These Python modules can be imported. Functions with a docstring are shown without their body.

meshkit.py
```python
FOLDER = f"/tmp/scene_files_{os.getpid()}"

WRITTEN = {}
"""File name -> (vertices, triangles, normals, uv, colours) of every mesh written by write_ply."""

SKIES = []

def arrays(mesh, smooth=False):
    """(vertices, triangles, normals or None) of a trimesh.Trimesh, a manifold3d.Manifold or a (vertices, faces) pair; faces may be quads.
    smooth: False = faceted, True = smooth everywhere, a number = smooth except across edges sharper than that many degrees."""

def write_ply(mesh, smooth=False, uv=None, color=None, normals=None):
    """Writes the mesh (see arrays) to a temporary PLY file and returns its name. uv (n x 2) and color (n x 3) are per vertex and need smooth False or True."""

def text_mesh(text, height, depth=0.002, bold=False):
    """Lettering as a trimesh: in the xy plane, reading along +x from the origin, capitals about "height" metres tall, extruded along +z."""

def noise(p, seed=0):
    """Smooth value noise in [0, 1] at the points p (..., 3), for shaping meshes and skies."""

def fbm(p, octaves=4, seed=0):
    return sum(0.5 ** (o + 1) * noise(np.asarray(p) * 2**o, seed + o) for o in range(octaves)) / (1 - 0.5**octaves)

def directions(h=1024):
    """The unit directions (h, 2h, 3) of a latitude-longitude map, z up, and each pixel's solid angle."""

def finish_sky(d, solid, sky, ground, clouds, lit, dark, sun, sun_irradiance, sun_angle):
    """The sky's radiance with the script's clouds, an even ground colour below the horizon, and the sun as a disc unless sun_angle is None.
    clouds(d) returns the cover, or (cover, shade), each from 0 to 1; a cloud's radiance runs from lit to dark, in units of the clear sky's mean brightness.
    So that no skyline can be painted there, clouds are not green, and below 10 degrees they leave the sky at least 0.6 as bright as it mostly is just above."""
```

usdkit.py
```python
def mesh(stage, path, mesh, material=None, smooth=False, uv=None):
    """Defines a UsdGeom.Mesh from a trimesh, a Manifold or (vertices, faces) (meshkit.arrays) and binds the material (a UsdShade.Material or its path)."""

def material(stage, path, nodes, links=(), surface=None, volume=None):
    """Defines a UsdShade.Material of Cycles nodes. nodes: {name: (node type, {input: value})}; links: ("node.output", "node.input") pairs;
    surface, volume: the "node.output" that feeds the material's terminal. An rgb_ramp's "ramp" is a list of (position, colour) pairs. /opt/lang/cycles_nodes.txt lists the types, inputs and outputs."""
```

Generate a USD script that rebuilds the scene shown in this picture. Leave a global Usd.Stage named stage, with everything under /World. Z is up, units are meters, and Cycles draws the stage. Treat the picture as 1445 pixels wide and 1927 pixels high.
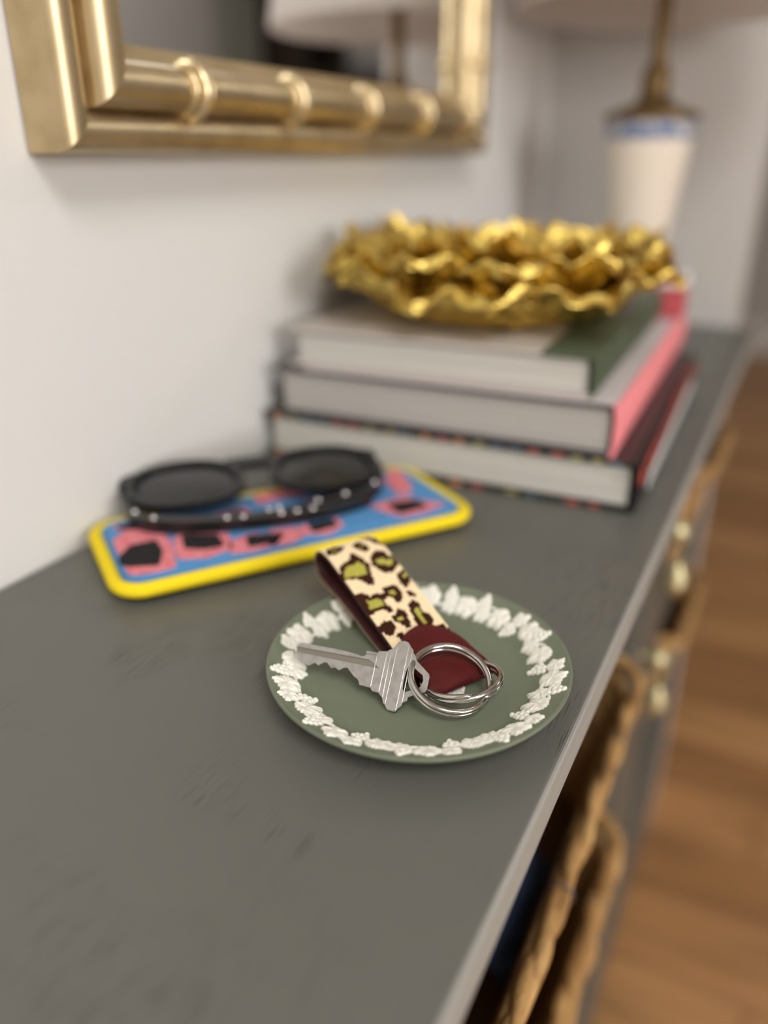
import math
import numpy as np, trimesh, manifold3d as m3, usdkit, meshkit
from shapely.geometry import Polygon, Point
from pxr import Usd, UsdGeom, UsdLux, Gf, Sdf, UsdShade

stage = Usd.Stage.CreateInMemory()
UsdGeom.SetStageUpAxis(stage, UsdGeom.Tokens.z)
UsdGeom.Xform.Define(stage, '/World')
UsdGeom.Scope.Define(stage, '/World/Looks')
rng = np.random.default_rng(7)

# ------------------------------------------------------------------ camera
W, H, FPX = 1445, 1927, 1499.4
CAM = np.array([0.0, -0.314, 0.986])
yaw, pitch, roll = 0.4776, 0.4191, 0.0037
cy, sy, cp, sp = math.cos(yaw), math.sin(yaw), math.cos(pitch), math.sin(pitch)
fw = np.array([cy * cp, sy * cp, -sp]); rt = np.array([sy, -cy, 0.0]); dn = np.cross(fw, rt)
if dn[2] > 0: dn = -dn
rt, dn = math.cos(roll) * rt + math.sin(roll) * dn, -math.sin(roll) * rt + math.cos(roll) * dn
cam = UsdGeom.Camera.Define(stage, '/World/camera')
cam.CreateHorizontalApertureAttr(36.0)
cam.CreateVerticalApertureAttr(48.0)
cam.CreateFocalLengthAttr(36.0 * FPX / W)
cam.CreateFStopAttr(3.5)
cam.CreateFocusDistanceAttr(0.280)
cam.CreateClippingRangeAttr(Gf.Vec2f(0.01, 100))
cam.CreateExposureAttr(0.0)
M = np.eye(4); M[0, :3] = rt; M[1, :3] = -dn; M[2, :3] = -fw; M[3, :3] = CAM
cam.AddTransformOp().Set(Gf.Matrix4d(M.tolist()))

# ------------------------------------------------------------------ helpers
counts = {}
def numbered(parent, name):
    k = (parent, name); n = counts.get(k, 0); counts[k] = n + 1
    return parent + '/' + (name if n == 0 else '%s_%03d' % (name, n))
def path_of(p): return '/World' if p is None else (p if isinstance(p, str) else str(p.GetPath()))
def data(prim, label=None, cat=None, group=None, kind=None):
    for k, v in (('label', label), ('category', cat), ('group', group), ('kind', kind)):
        if v: prim.SetCustomDataByKey(k, v)
    return prim
def obj(name, mesh, mat, parent=None, smooth=30, label=None, cat=None, group=None, kind=None):
    pth = numbered(path_of(parent), name)
    usdkit.mesh(stage, pth, mesh, MAT[mat], smooth=smooth)
    return data(stage.GetPrimAtPath(pth), label, cat, group, kind)
def thing(name, label, cat, loc=(0, 0, 0), rz=0.0, group=None, parent=None):
    pth = numbered(path_of(parent), name)
    x = UsdGeom.Xform.Define(stage, pth)
    x.AddTranslateOp().Set(Gf.Vec3d(*map(float, loc)))
    if rz: x.AddRotateZOp().Set(math.degrees(rz))
    return data(x.GetPrim(), label, cat, group)
def struct(name, mesh, mat, smooth=False): return obj(name, mesh, mat, None, smooth, kind='structure')
def copy_of(src, name, loc, rz, label):
    pth = numbered('/World', name)
    x = UsdGeom.Xform.Define(stage, pth)
    x.GetPrim().GetReferences().AddInternalReference(src.GetPath())
    x.ClearXformOpOrder()
    x.AddTranslateOp().Set(Gf.Vec3d(*map(float, loc)))
    if rz: x.AddRotateZOp().Set(math.degrees(rz))
    x.GetPrim().SetInstanceable(True)
    return data(x.GetPrim(), label)
def cat(ms): return trimesh.util.concatenate([tm(m) for m in ms])
def tm(m):
    v, f, _ = meshkit.arrays(m); return trimesh.Trimesh(v, f, process=False)
def rbox(lo, hi, b=0.001):
    lo, hi = np.array(lo, float), np.array(hi, float)
    b = min(b, 0.45 * (hi - lo).min()); P = []
    for sx in (0, 1):
        for sy_ in (0, 1):
            for sz in (0, 1):
                c = np.where([sx, sy_, sz], hi, lo); d = np.where([sx, sy_, sz], -b, b)
                for k in range(3):
                    q = c + d; q[k] = c[k]; P.append(q)
    return trimesh.Trimesh(P, process=False).convex_hull
def xf(m, loc=(0, 0, 0), rz=0.0, R=None):
    m = tm(m).copy(); T = np.eye(4)
    if R is not None: T[:3, :3] = R
    elif rz: T[:3, :3] = trimesh.transformations.rotation_matrix(rz, [0, 0, 1])[:3, :3]
    T[:3, 3] = loc; m.apply_transform(T); return m
def sphere(r, c, sub=2, s=(1, 1, 1)):
    m = trimesh.creation.icosphere(sub, r); m.apply_scale(s); m.apply_translation(c); return m
def lathe(prof, c=(0, 0, 0), n=64, closed=False):
    prof = np.array(prof, float); t = np.linspace(0, 2 * np.pi, n, endpoint=False); k = len(prof)
    v = np.stack([np.outer(np.cos(t), prof[:, 0]), np.outer(np.sin(t), prof[:, 0]), np.tile(prof[:, 1], (n, 1))], -1).reshape(-1, 3)
    f = []
    for i in range(n):
        j = (i + 1) % n
        for a in range(k if closed else k - 1):
            b = (a + 1) % k
            f += [[i * k + a, j * k + a, j * k + b], [i * k + a, j * k + b, i * k + b]]
    m = trimesh.Trimesh(v + np.array(c), f, process=False)
    m.merge_vertices(); m.update_faces(m.nondegenerate_faces()); return m
def sweep(P, r, n=10, closed=False, sy_=1.0, cap=True):
    """tube along P; r scalar or per point"""
    P = np.array(P, float); K = len(P); r = np.broadcast_to(r, K)
    T = (np.roll(P, -1, 0) - np.roll(P, 1, 0)) if closed else np.gradient(P, axis=0)
    T /= np.linalg.norm(T, axis=1, keepdims=True)
    N = np.zeros_like(P); a = np.array([0, 0, 1.0]) if abs(T[0][2]) < .9 else np.array([1.0, 0, 0])
    N[0] = a - T[0] * (a @ T[0]); N[0] /= np.linalg.norm(N[0])
    for i in range(1, K):
        q = N[i - 1] - T[i] * (N[i - 1] @ T[i]); N[i] = q / np.linalg.norm(q)
    B = np.cross(T, N); t = np.linspace(0, 2 * np.pi, n, endpoint=False)
    v = P[:, None] + r[:, None, None] * (np.cos(t)[None, :, None] * N[:, None] + sy_ * np.sin(t)[None, :, None] * B[:, None])
    v = v.reshape(-1, 3); f = []
    for i in range(K if closed else K - 1):
        j = (i + 1) % K
        for a in range(n):
            b = (a + 1) % n; f += [[i * n + a, i * n + b, j * n + b], [i * n + a, j * n + b, j * n + a]]
    if not closed and cap:
        for i, o in ((0, 1), (K - 1, 0)):
            c = len(v); v = np.vstack([v, P[i]])
            for a in range(n):
                b = (a + 1) % n; f.append([c, i * n + b, i * n + a] if o else [c, i * n + a, i * n + b])
    return trimesh.Trimesh(v, f, process=False)
def solid_grid(top, bot):
    """closed shell between two point grids (m x n x 3)"""
    m, n = top.shape[:2]; v = np.vstack([top.reshape(-1, 3), bot.reshape(-1, 3)]); o = m * n; f = []
    I = lambda i, j: i * n + j
    for i in range(m - 1):
        for j in range(n - 1):
            a, b, c, d = I(i, j), I(i + 1, j), I(i + 1, j + 1), I(i, j + 1)
            f += [[a, b, c], [a, c, d], [o + a, o + c, o + b], [o + a, o + d, o + c]]
    edge = [I(i, 0) for i in range(m)] + [I(m - 1, j) for j in range(1, n)] + [I(i, n - 1) for i in range(m - 2, -1, -1)] + [I(0, j) for j in range(n - 2, 0, -1)]
    for a, b in zip(edge, edge[1:] + edge[:1]): f += [[a, o + a, o + b], [a, o + b, b]]
    m_ = trimesh.Trimesh(v, f, process=False)
    return m_
def extrude(poly, h, z0=0.0):
    m = trimesh.creation.extrude_polygon(poly, h); m.apply_translation([0, 0, z0]); return m
def man(m):
    m = tm(m).copy(); m.merge_vertices()
    return m3.Manifold(m3.Mesh(np.asarray(m.vertices, np.float32), np.asarray(m.faces, np.uint32)))
def spline(P, n):
    from scipy.interpolate import CubicSpline
    P = np.array(P, float); d = np.r_[0, np.cumsum(np.linalg.norm(np.diff(P, axis=0), axis=1))]
    return CubicSpline(d, P)(np.linspace(0, d[-1], n))
def rrect(hx, hy, r, n=8):
    return np.array([(sx * (hx - r) + r * math.cos(a), sy_ * (hy - r) + r * math.sin(a)) for sx, sy_, a0 in ((1, 1, 0), (-1, 1, 90), (-1, -1, 180), (1, -1, 270)) for a in np.radians(a0 + np.linspace(0, 90, n))])

# ------------------------------------------------------------------ materials
MAT = {}
def mat(name, base, rough=0.5, metal=0.0, noise=None, bump=None, **kw):
    """noise: (scale, colour2, lo, hi[, vector scale]); bump: (scale, strength, distance[, vector scale])"""
    nodes = {'p': ('principled_bsdf', {'base_color': base, 'roughness': rough, 'metallic': metal, **kw}), 'g': ('geometry', {})}
    links = []
    def vec(tag, s):
        if s is None: return 'g.position'
        nodes['map' + tag] = ('mapping', {'scale': s}); links.append(('g.position', 'map%s.vector' % tag)); return 'map%s.vector' % tag
    if noise:
        sc, c2, lo, hi = noise[:4]
        nodes['n'] = ('noise_texture', {'scale': sc, 'detail': 4.0}); links.append((vec('a', noise[4] if len(noise) > 4 else None), 'n.vector'))
        nodes['r'] = ('rgb_ramp', {'ramp': [(0, base), (lo, base), (hi, c2), (1, c2)]})
        links += [('n.fac', 'r.fac'), ('r.color', 'p.base_color')]
    if bump:
        nodes['bn'] = ('noise_texture', {'scale': bump[0], 'detail': 3.0}); links.append((vec('b', bump[3] if len(bump) > 3 else None), 'bn.vector'))
        nodes['bp'] = ('bump', {'strength': bump[1], 'distance': bump[2]})
        links += [('bn.fac', 'bp.height'), ('bp.normal', 'p.normal')]
    MAT[name] = usdkit.material(stage, '/World/Looks/' + name, nodes, links, surface='p.BSDF')
def mapvec(): pass
mat('wall_paint', (.74, .73, .715), .6, bump=(260, .08, .002))
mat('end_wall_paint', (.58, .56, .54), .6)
mat('lit_edge_paint', (.34, .33, .305), .6, noise=(1.0, (.30, .29, .27), .4, .7, (8., 300., 300.)))  # table grey made lighter: side light on the front edge painted in
mat('ceiling_paint', (.72, .71, .69), .8)
mat('trim_paint', (.82, .80, .77), .35)
# painted table: grain pores run along x
MAT['table_paint'] = usdkit.material(stage, '/World/Looks/table_paint', {
    'g': ('geometry', {}), 'p': ('principled_bsdf', {'roughness': .42, 'specular_ior_level': .5}),
    'm1': ('mapping', {'scale': (60., 1500., 60.)}), 'n1': ('noise_texture', {'scale': 1.0, 'detail': 2.0}),
    'm2': ('mapping', {'scale': (22., 22., 22.)}), 'n2': ('noise_texture', {'scale': 1.0, 'detail': 2.0}),
    'r1': ('rgb_ramp', {'ramp': [(0, (0, 0, 0)), (.56, (0, 0, 0)), (.66, (1, 1, 1)), (1, (1, 1, 1))]}),
    'r2': ('rgb_ramp', {'ramp': [(0, (0, 0, 0)), (.44, (0, 0, 0)), (.60, (1, 1, 1)), (1, (1, 1, 1))]}),
    'mu': ('math', {'math_type': 'multiply'}), 'mu2': ('math', {'math_type': 'multiply', 'value2': .6}),
    'mx': ('mix_color', {'a': (.122, .122, .108), 'b': (.034, .033, .030)}),
    'b': ('bump', {'strength': .5, 'distance': .0003, 'invert': True})},
    [('g.position', 'm1.vector'), ('m1.vector', 'n1.vector'), ('g.position', 'm2.vector'), ('m2.vector', 'n2.vector'),
     ('n1.fac', 'r1.fac'), ('n2.fac', 'r2.fac'), ('r1.color', 'mu.value1'), ('r2.color', 'mu.value2'), ('mu.value', 'mu2.value1'), ('mu2.value', 'mx.fac'),
     ('mx.result', 'p.base_color'), ('mu.value', 'b.height'), ('b.normal', 'p.normal')], surface='p.BSDF')
for k, c in enumerate([(.46, .23, .088), (.36, .175, .064), (.51, .265, .106), (.41, .205, .076)]):
    mat('oak_%d' % k, c, .4, noise=(1.0, tuple(x * .55 for x in c), .45, .75, (30., 3., 3.)))
mat('jasper_green', (.155, .183, .125), .62, bump=(900, .05, .001))
mat('jasper_white', (.84, .81, .72), .6, subsurface_weight=.08, subsurface_scale=.002)
mat('nickel', (.40, .395, .375), .32, 1.0, noise=(320, (.31, .30, .28), .45, .72))
mat('nickel_dark', (.25, .235, .195), .42, 1.0)
mat('steel', (.50, .485, .455), .13, 1.0)
mat('leather', (.088, .010, .010), .48, bump=(1500, .25, .0006), specular_ior_level=.18)
mat('leather_thread', (.055, .009, .009), .7)
mat('leather_dark', (.05, .010, .010), .6)
mat('wool_cream', (.90, .75, .51), .9, noise=(900, (.80, .63, .40), .4, .7))
mat('wool_brown', (.050, .017, .009), .95, specular_ior_level=.1)
mat('wool_lime', (.50, .47, .085), .9, noise=(1100, (.36, .32, .05), .4, .7))
mat('wool_yellow', (.86, .66, .004), .85)
mat('wool_blue', (.07, .26, .55), .9, noise=(700, (.11, .30, .58), .4, .7))
mat('wool_pink', (.76, .25, .28), .9, noise=(350, (.62, .09, .12), .5, .62))
mat('wool_black', (.006, .005, .006), .95)
mat('black_acetate', (.012, .012, .012), .22)
mat('tinted_lens', (.022, .023, .024), .18)
mat('silver_rivet', (.8, .8, .82), .12, 1.0)
mat('gold_frame', (.57, .455, .275), .40, .9, noise=(45, (.43, .33, .18), .45, .75))
mat('gold_leaf', (.78, .58, .15), .34, 1.0, bump=(160, .5, .004))
mat('brass', (.72, .65, .40), .5, 1.0)
mat('dark_brass', (.20, .13, .055), .45, .7)
mat('mirror_silver', (.86, .87, .86), .01, 1.0)
mat('paper_a', (.60, .59, .54), .9, noise=(1.0, (.47, .45, .41), .4, .65, (3., 3., 1500.)))
mat('paper_b', (.47, .445, .42), .9, noise=(1.0, (.36, .34, .32), .4, .65, (3., 3., 1300.)))
mat('cover_black', (.015, .014, .015), .35)
mat('cover_grey', (.07, .065, .07), .4)
mat('cover_lilac', (.66, .60, .61), .4)
mat('cover_pink', (.95, .30, .33), .5)
mat('cover_green', (.075, .10, .058), .5)
mat('cover_stone', (.52, .47, .44), .5)
mat('print_red', (.42, .06, .045), .5); mat('print_orange', (.60, .22, .05), .5); mat('print_olive', (.28, .26, .08), .5); mat('print_teal', (.05, .12, .17), .5)
mat('print_white', (.60, .58, .57), .5); mat('box_white', (.8, .78, .78), .5); mat('box_red', (.55, .09, .11), .5)
mat('ceramic_white', (.86, .78, .67), .2)
mat('ceramic_blue', (.19, .26, .43), .2, noise=(90, (.55, .55, .55), .5, .56))
MAT['shade_linen'] = usdkit.material(stage, '/World/Looks/shade_linen', {'d': ('diffuse_bsdf', {'color': (.86, .82, .80)}), 't': ('translucent_bsdf', {'color': (.86, .81, .78)}), 'm': ('mix_closure', {'fac': .55})}, [('d.BSDF', 'm.closure1'), ('t.BSDF', 'm.closure2')], surface='m.closure')
mat('hyacinth', (.56, .34, .13), .65, noise=(60, (.34, .17, .05), .4, .7), bump=(420, .5, .003))
mat('hyacinth_b', (.46, .26, .09), .65, noise=(60, (.28, .14, .045), .4, .7), bump=(420, .5, .003))
mat('hyacinth_dark', (.14, .07, .025), .8)
mat('wire_grey', (.20, .20, .20), .4, .8)
mat('cloth_blue', (.06, .10, .21), .9)
mat('dark_wood', (.035, .024, .016), .45)
mat('sage_cloth', (.26, .26, .22), .9)
mat('blind_white', (.85, .85, .86), .8)
mat('vase_blue', (.03, .08, .16), .25)
mat('brown_wood', (.13, .07, .04), .5)
mat('lit_gold_node', (.82, .68, .42), .33, .9)  # bamboo nodes: the light they catch is painted in as paler gold
MAT['lamp_panel'] = usdkit.material(stage, '/World/Looks/lamp_panel', {'e': ('emission', {'color': (1, .95, .88), 'strength': 3.0})}, [], surface='e.emission')

# ------------------------------------------------------------------ lights (real ceiling panels)
XB, XF, YR, ZC = -2.7, 4.76, -2.7, 2.6
def ceiling_light(x, y, size, power, label):
    t = thing('ceiling_light', label, 'ceiling light', (x, y, ZC - .03))
    h = size / 2; z = 0.0
    obj('frame', cat([rbox((-h - .03, -h - .03, -.012), (h + .03, -h, .03)), rbox((-h - .03, h, -.012), (h + .03, h + .03, .03)),
                      rbox((-h - .03, -h, -.012), (-h, h, .03)), rbox((h, -h, -.012), (h + .03, h, .03))]), 'trim_paint', t, False)
    L = UsdLux.RectLight.Define(stage, str(t.GetPath()) + '/lamp')
    L.CreateWidthAttr(size); L.CreateHeightAttr(size); L.CreateIntensityAttr(power); L.CreateColorAttr(Gf.Vec3f(1, .985, .955))
    return t
ceiling_light(-.9, -1.35, 0.9, 14.5, 'square ceiling light panel over the near end of the room')
ceiling_light(2.7, -1.7, 0.7, 9.5, 'square ceiling light panel over the far end of the room')

def added_key_window(name, x, z, w_, h_, power):
    """added window, out of view, in the right-hand wall, behind the camera: frame, glazing bars and the low side light it is there to carry"""
    t = thing(name, None, None, (x, YR, z)); data(t, kind='structure')
    obj('window_frame', cat([rbox((-w_ / 2 - .06, .001, -h_ / 2 - .06), (w_ / 2 + .06, .04, -h_ / 2)), rbox((-w_ / 2 - .06, .001, h_ / 2), (w_ / 2 + .06, .04, h_ / 2 + .06)),
                             rbox((-w_ / 2 - .06, .001, -h_ / 2), (-w_ / 2, .04, h_ / 2)), rbox((w_ / 2, .001, -h_ / 2), (w_ / 2 + .06, .04, h_ / 2))]), 'trim_paint', t, False)
    obj('glazing_bar', rbox((-.015, .005, -h_ / 2), (.015, .035, h_ / 2)), 'trim_paint', t, False); obj('glazing_bar', rbox((-w_ / 2, .005, -.015), (w_ / 2, .035, .015)), 'trim_paint', t, False)
    L = UsdLux.RectLight.Define(stage, str(t.GetPath()) + '/key_light')
    L.CreateWidthAttr(w_); L.CreateHeightAttr(h_); L.CreateIntensityAttr(power); L.CreateColorAttr(Gf.Vec3f(1, .985, .96))
    L.AddTranslateOp().Set(Gf.Vec3d(0, .004, 0)); L.AddRotateXOp().Set(90.0)
added_key_window('added_window_2', -.85, 1.45, 1.0, .9, 15.5)  # added out-of-view window that carries the main low side light

# ------------------------------------------------------------------ room shell
XE, YE, YH = 1.04, -0.245, 1.2      # the stub wall behind the lamp, its free end, and the hall beyond it
struct('wall_left', trimesh.creation.box(bounds=[(XB, 0, 0), (XE, .1, ZC)]), 'wall_paint')
struct('wall_end', trimesh.creation.box(bounds=[(XE, YE, 0), (XE + .1, YH, ZC)]), 'end_wall_paint')
struct('wall_hall', trimesh.creation.box(bounds=[(XE + .1, YH, 0), (XF + .1, YH + .1, ZC)]), 'end_wall_paint')
struct('wall_far', trimesh.creation.box(bounds=[(XF, YR - .1, 0), (XF + .1, YH, ZC)]), 'end_wall_paint')
struct('wall_right', trimesh.creation.box(bounds=[(XB, YR - .1, 0), (XF, YR, ZC)]), 'end_wall_paint')
struct('wall_back', trimesh.creation.box(bounds=[(XB - .1, YR - .1, 0), (XB, .1, ZC)]), 'end_wall_paint')
struct('ceiling', trimesh.creation.box(bounds=[(XB - .1, YR - .1, ZC), (XF + .1, YH + .1, ZC + .1)]), 'ceiling_paint')
struct('baseboard_far', rbox((XF - .018, YR, 0), (XF, YH, .17), .004), 'trim_paint')
fl = thing('floor', None, None); data(fl, kind='structure')
obj('subfloor', trimesh.creation.box(bounds=[(XB, YR, -.06), (XF, YH, -.014)]), 'dark_wood', fl, False)
x, row = XB, 0
while x < XF:
    w_ = .125; y = YR + (row * .37) % 1.1 - 1.1
    while y < YH:
        y2 = y + 1.1; a, b = max(y, YR), min(y2, 0 if x < XE - .1 else YH)
        if b - a > .02:
            obj('plank', rbox((x + .0008, a + .0008, -.014), (min(x + w_, XF) - .0008, b - .0008, rng.uniform(-.0008, 0)), .0012), 'oak_%d' % rng.integers(4), fl, False)
        y = y2
    x += w_; row += 1

# ------------------------------------------------------------------ console table
ZT, YF = 0.80, -0.27
XL, XR_ = -.46, 1.036
con = thing('console_table', 'long grey painted wooden console table with drawers and open shelves along the wall', 'console table')
obj('tabletop', rbox((XL, YF + .0016, .783), (XR_, -.002, ZT), .0005), 'table_paint', con)
obj('lit_edge_band', rbox((XL, YF, .7832), (XR_, YF + .0017, ZT - .0003), .0003), 'lit_edge_paint', con, False, label='front edge of the top, side light painted in as lighter grey')
YB = -.247
for xx in (XL + .01, .522, .674, XR_ - .026):
    obj('side_panel', rbox((xx, YB, .04), (xx + .018, -.006, .7825), .001), 'table_paint', con)
obj('back_panel', rbox((XL + .03, -.012, .1), (XR_ - .028, -.004, .7825), .001), 'table_paint', con)
for x0, x1 in ((XL + .029, .521), (.693, XR_ - .027)):
    obj('shelf', rbox((x0, -.240, .515), (x1, -.0125, .530), .001), 'table_paint', con)
    obj('shelf', rbox((x0, -.244, .280), (x1, -.0125, .298), .001), 'table_paint', con)
    obj('bottom_rail', rbox((x0, -.250, .10), (x1, -.235, .279), .001), 'table_paint', con)
for z0, z1, zk in ((.672, .780, .732), (.556, .668, .620), (.30, .552, None), (.10, .296, None)):
    d = obj('drawer', rbox((.542, -.2505, z0), (.672, -.236, z1), .0015), 'table_paint', con)
    if zk:
        xk = .572
        obj('knob', cat([lathe([(0, 0), (.0035, 0), (.0035, .005), (.0075, .008), (.0095, .013), (.0080, .018), (.0045, .0205), (0, .021)], n=24).apply_transform(trimesh.transformations.rotation_matrix(math.pi / 2, [1, 0, 0])).apply_translation([xk, -.2505, zk])]), 'brass', d, label='round brass knob')
        obj('drop_pull', cat([sweep([(xk, -.2650, zk - .002), (xk, -.2655, zk - .012), (xk, -.2660, zk - .024)], .0018, 8),
                              lathe([(0, 0), (.0055, .002), (.0092, .010), (.0080, .019), (.003, .027), (0, .028)], (xk, -.266, zk - .052), 24)]), 'brass', d, label='teardrop brass pull')

# ------------------------------------------------------------------ woven baskets
def braid_path(P, amp, pitch, ph, up=np.array([0, 0, 1.0])):
    P = np.array(P); d = np.r_[0, np.cumsum(np.linalg.norm(np.diff(P, axis=0), axis=1))]
    T = np.gradient(P, axis=0); T /= np.linalg.norm(T, axis=1, keepdims=True)
    B = np.cross(T, up); B /= np.linalg.norm(B, axis=1, keepdims=True)
    a = 2 * np.pi * d / pitch + ph
    return P + amp * (np.cos(a)[:, None] * B + np.sin(a)[:, None] * up)
def loop_path(hx, hy, r, z, step=.006):
    q = rrect(hx, hy, r, 10); q = np.vstack([q, q[:1]])
    d = np.r_[0, np.cumsum(np.linalg.norm(np.diff(q, axis=0), axis=1))]; t = np.arange(0, d[-1], step)
    return np.c_[np.interp(t, d, q[:, 0]), np.interp(t, d, q[:, 1]), np.full(len(t), z)]
def basket(name, label, loc, hx, hy, h, rim_r=.0040, amp=.0019, rz=0, lump=.15):
    t = thing(name, label, 'basket', loc, rz)
    rr = np.random.default_rng(int(abs(loc[0]) * 1000) + 3)
    q = rrect(hx - .004 - .18 * h, hy - .004 - .18 * h, .02, 8)
    obj('basket_bottom', extrude(Polygon(q), .006, .001), 'hyacinth_dark', t)
    nrow = int((h - .006) / .0072)
    for k in range(nrow):
        z = .008 + k * .0072; ins = .0035 + .18 * (h - z)
        P = loop_path(hx - ins, hy - ins, .035, z, .008); i = np.arange(len(P))
        P[:, :2] *= 1 + (.004 * np.sin(i * np.pi / 2.5 + k * np.pi))[:, None]
        obj('woven_strand', sweep(P, .0036 * (1 + lump * np.sin(i * 1.3 + k)), 8, True), ('hyacinth', 'hyacinth_b')[k % 2], t, True)
    P = loop_path(hx, hy, .028, h, .004)
    for ph in (0, math.pi):
        Q = braid_path(P, amp, .085, ph); i = np.arange(len(Q))
        rad = rim_r * .82 * (1 + .16 * np.sin(i * .004 * 2 * np.pi / .0375 + ph) + .06 * rr.normal(size=len(Q)).cumsum().clip(-1, 1))
        obj('rim_strand', sweep(Q, rad, 12, True), ('hyacinth', 'hyacinth_b')[ph > 0], t, True)
    for s in (-.55, .1, .62):
        c = np.array([hx * s, -hy, h]); a = np.linspace(0, 2 * np.pi, 20, endpoint=False)
        obj('wire_tie', sweep(c + np.c_[np.zeros(20), np.cos(a) * rim_r * 1.55, np.sin(a) * rim_r * 1.6], .0005, 6, True), 'wire_grey', t, True)
    return t
basket('woven_basket', 'tan woven hyacinth basket on the upper shelf nearest the camera, blue cloth inside', (.272, -.1420, .531), .243, .1185, .116)
basket('woven_basket', 'tan woven hyacinth basket on the lower shelf nearest the camera, knobbly pale rim', (.280, -.1460, .299), .230, .1170, .201, rim_r=.0066, amp=.0024, lump=.25)
basket('woven_basket', 'blurred tan woven basket on the far upper shelf beyond the brass knobs', (.893, -.1480, .531), .095, .1150, .165, rim_r=.006, amp=.003)
basket('woven_basket', 'blurred tan woven basket on the far lower shelf beyond the brass knobs', (.893, -.1480, .299), .095, .1130, .196, rim_r=.006, amp=.003)
# crumpled blue cloth in the near upper basket
g = np.stack(np.meshgrid(np.linspace(-1, 1, 26), np.linspace(-1, 1, 20), indexing='ij'), -1)
hgt = .094 * np.exp(-1.3 * (g[..., 0] ** 2 + g[..., 1] ** 2)) + .007 + .012 * meshkit.fbm(np.c_[g.reshape(-1, 2) * 3, np.zeros(26 * 20)]).reshape(26, 20)
top = np.dstack([.345 + .046 * g[..., 0], -.212 + .024 * g[..., 1], np.maximum(.540 + hgt, .541)]); bot = top.copy(); bot[..., 2] = np.maximum(bot[..., 2] - .006, .5386)
obj('blue_cloth', solid_grid(top, bot), 'cloth_blue', None, True, 'crumpled blue cloth lying inside the upper woven basket nearest the camera', 'cloth')

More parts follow.
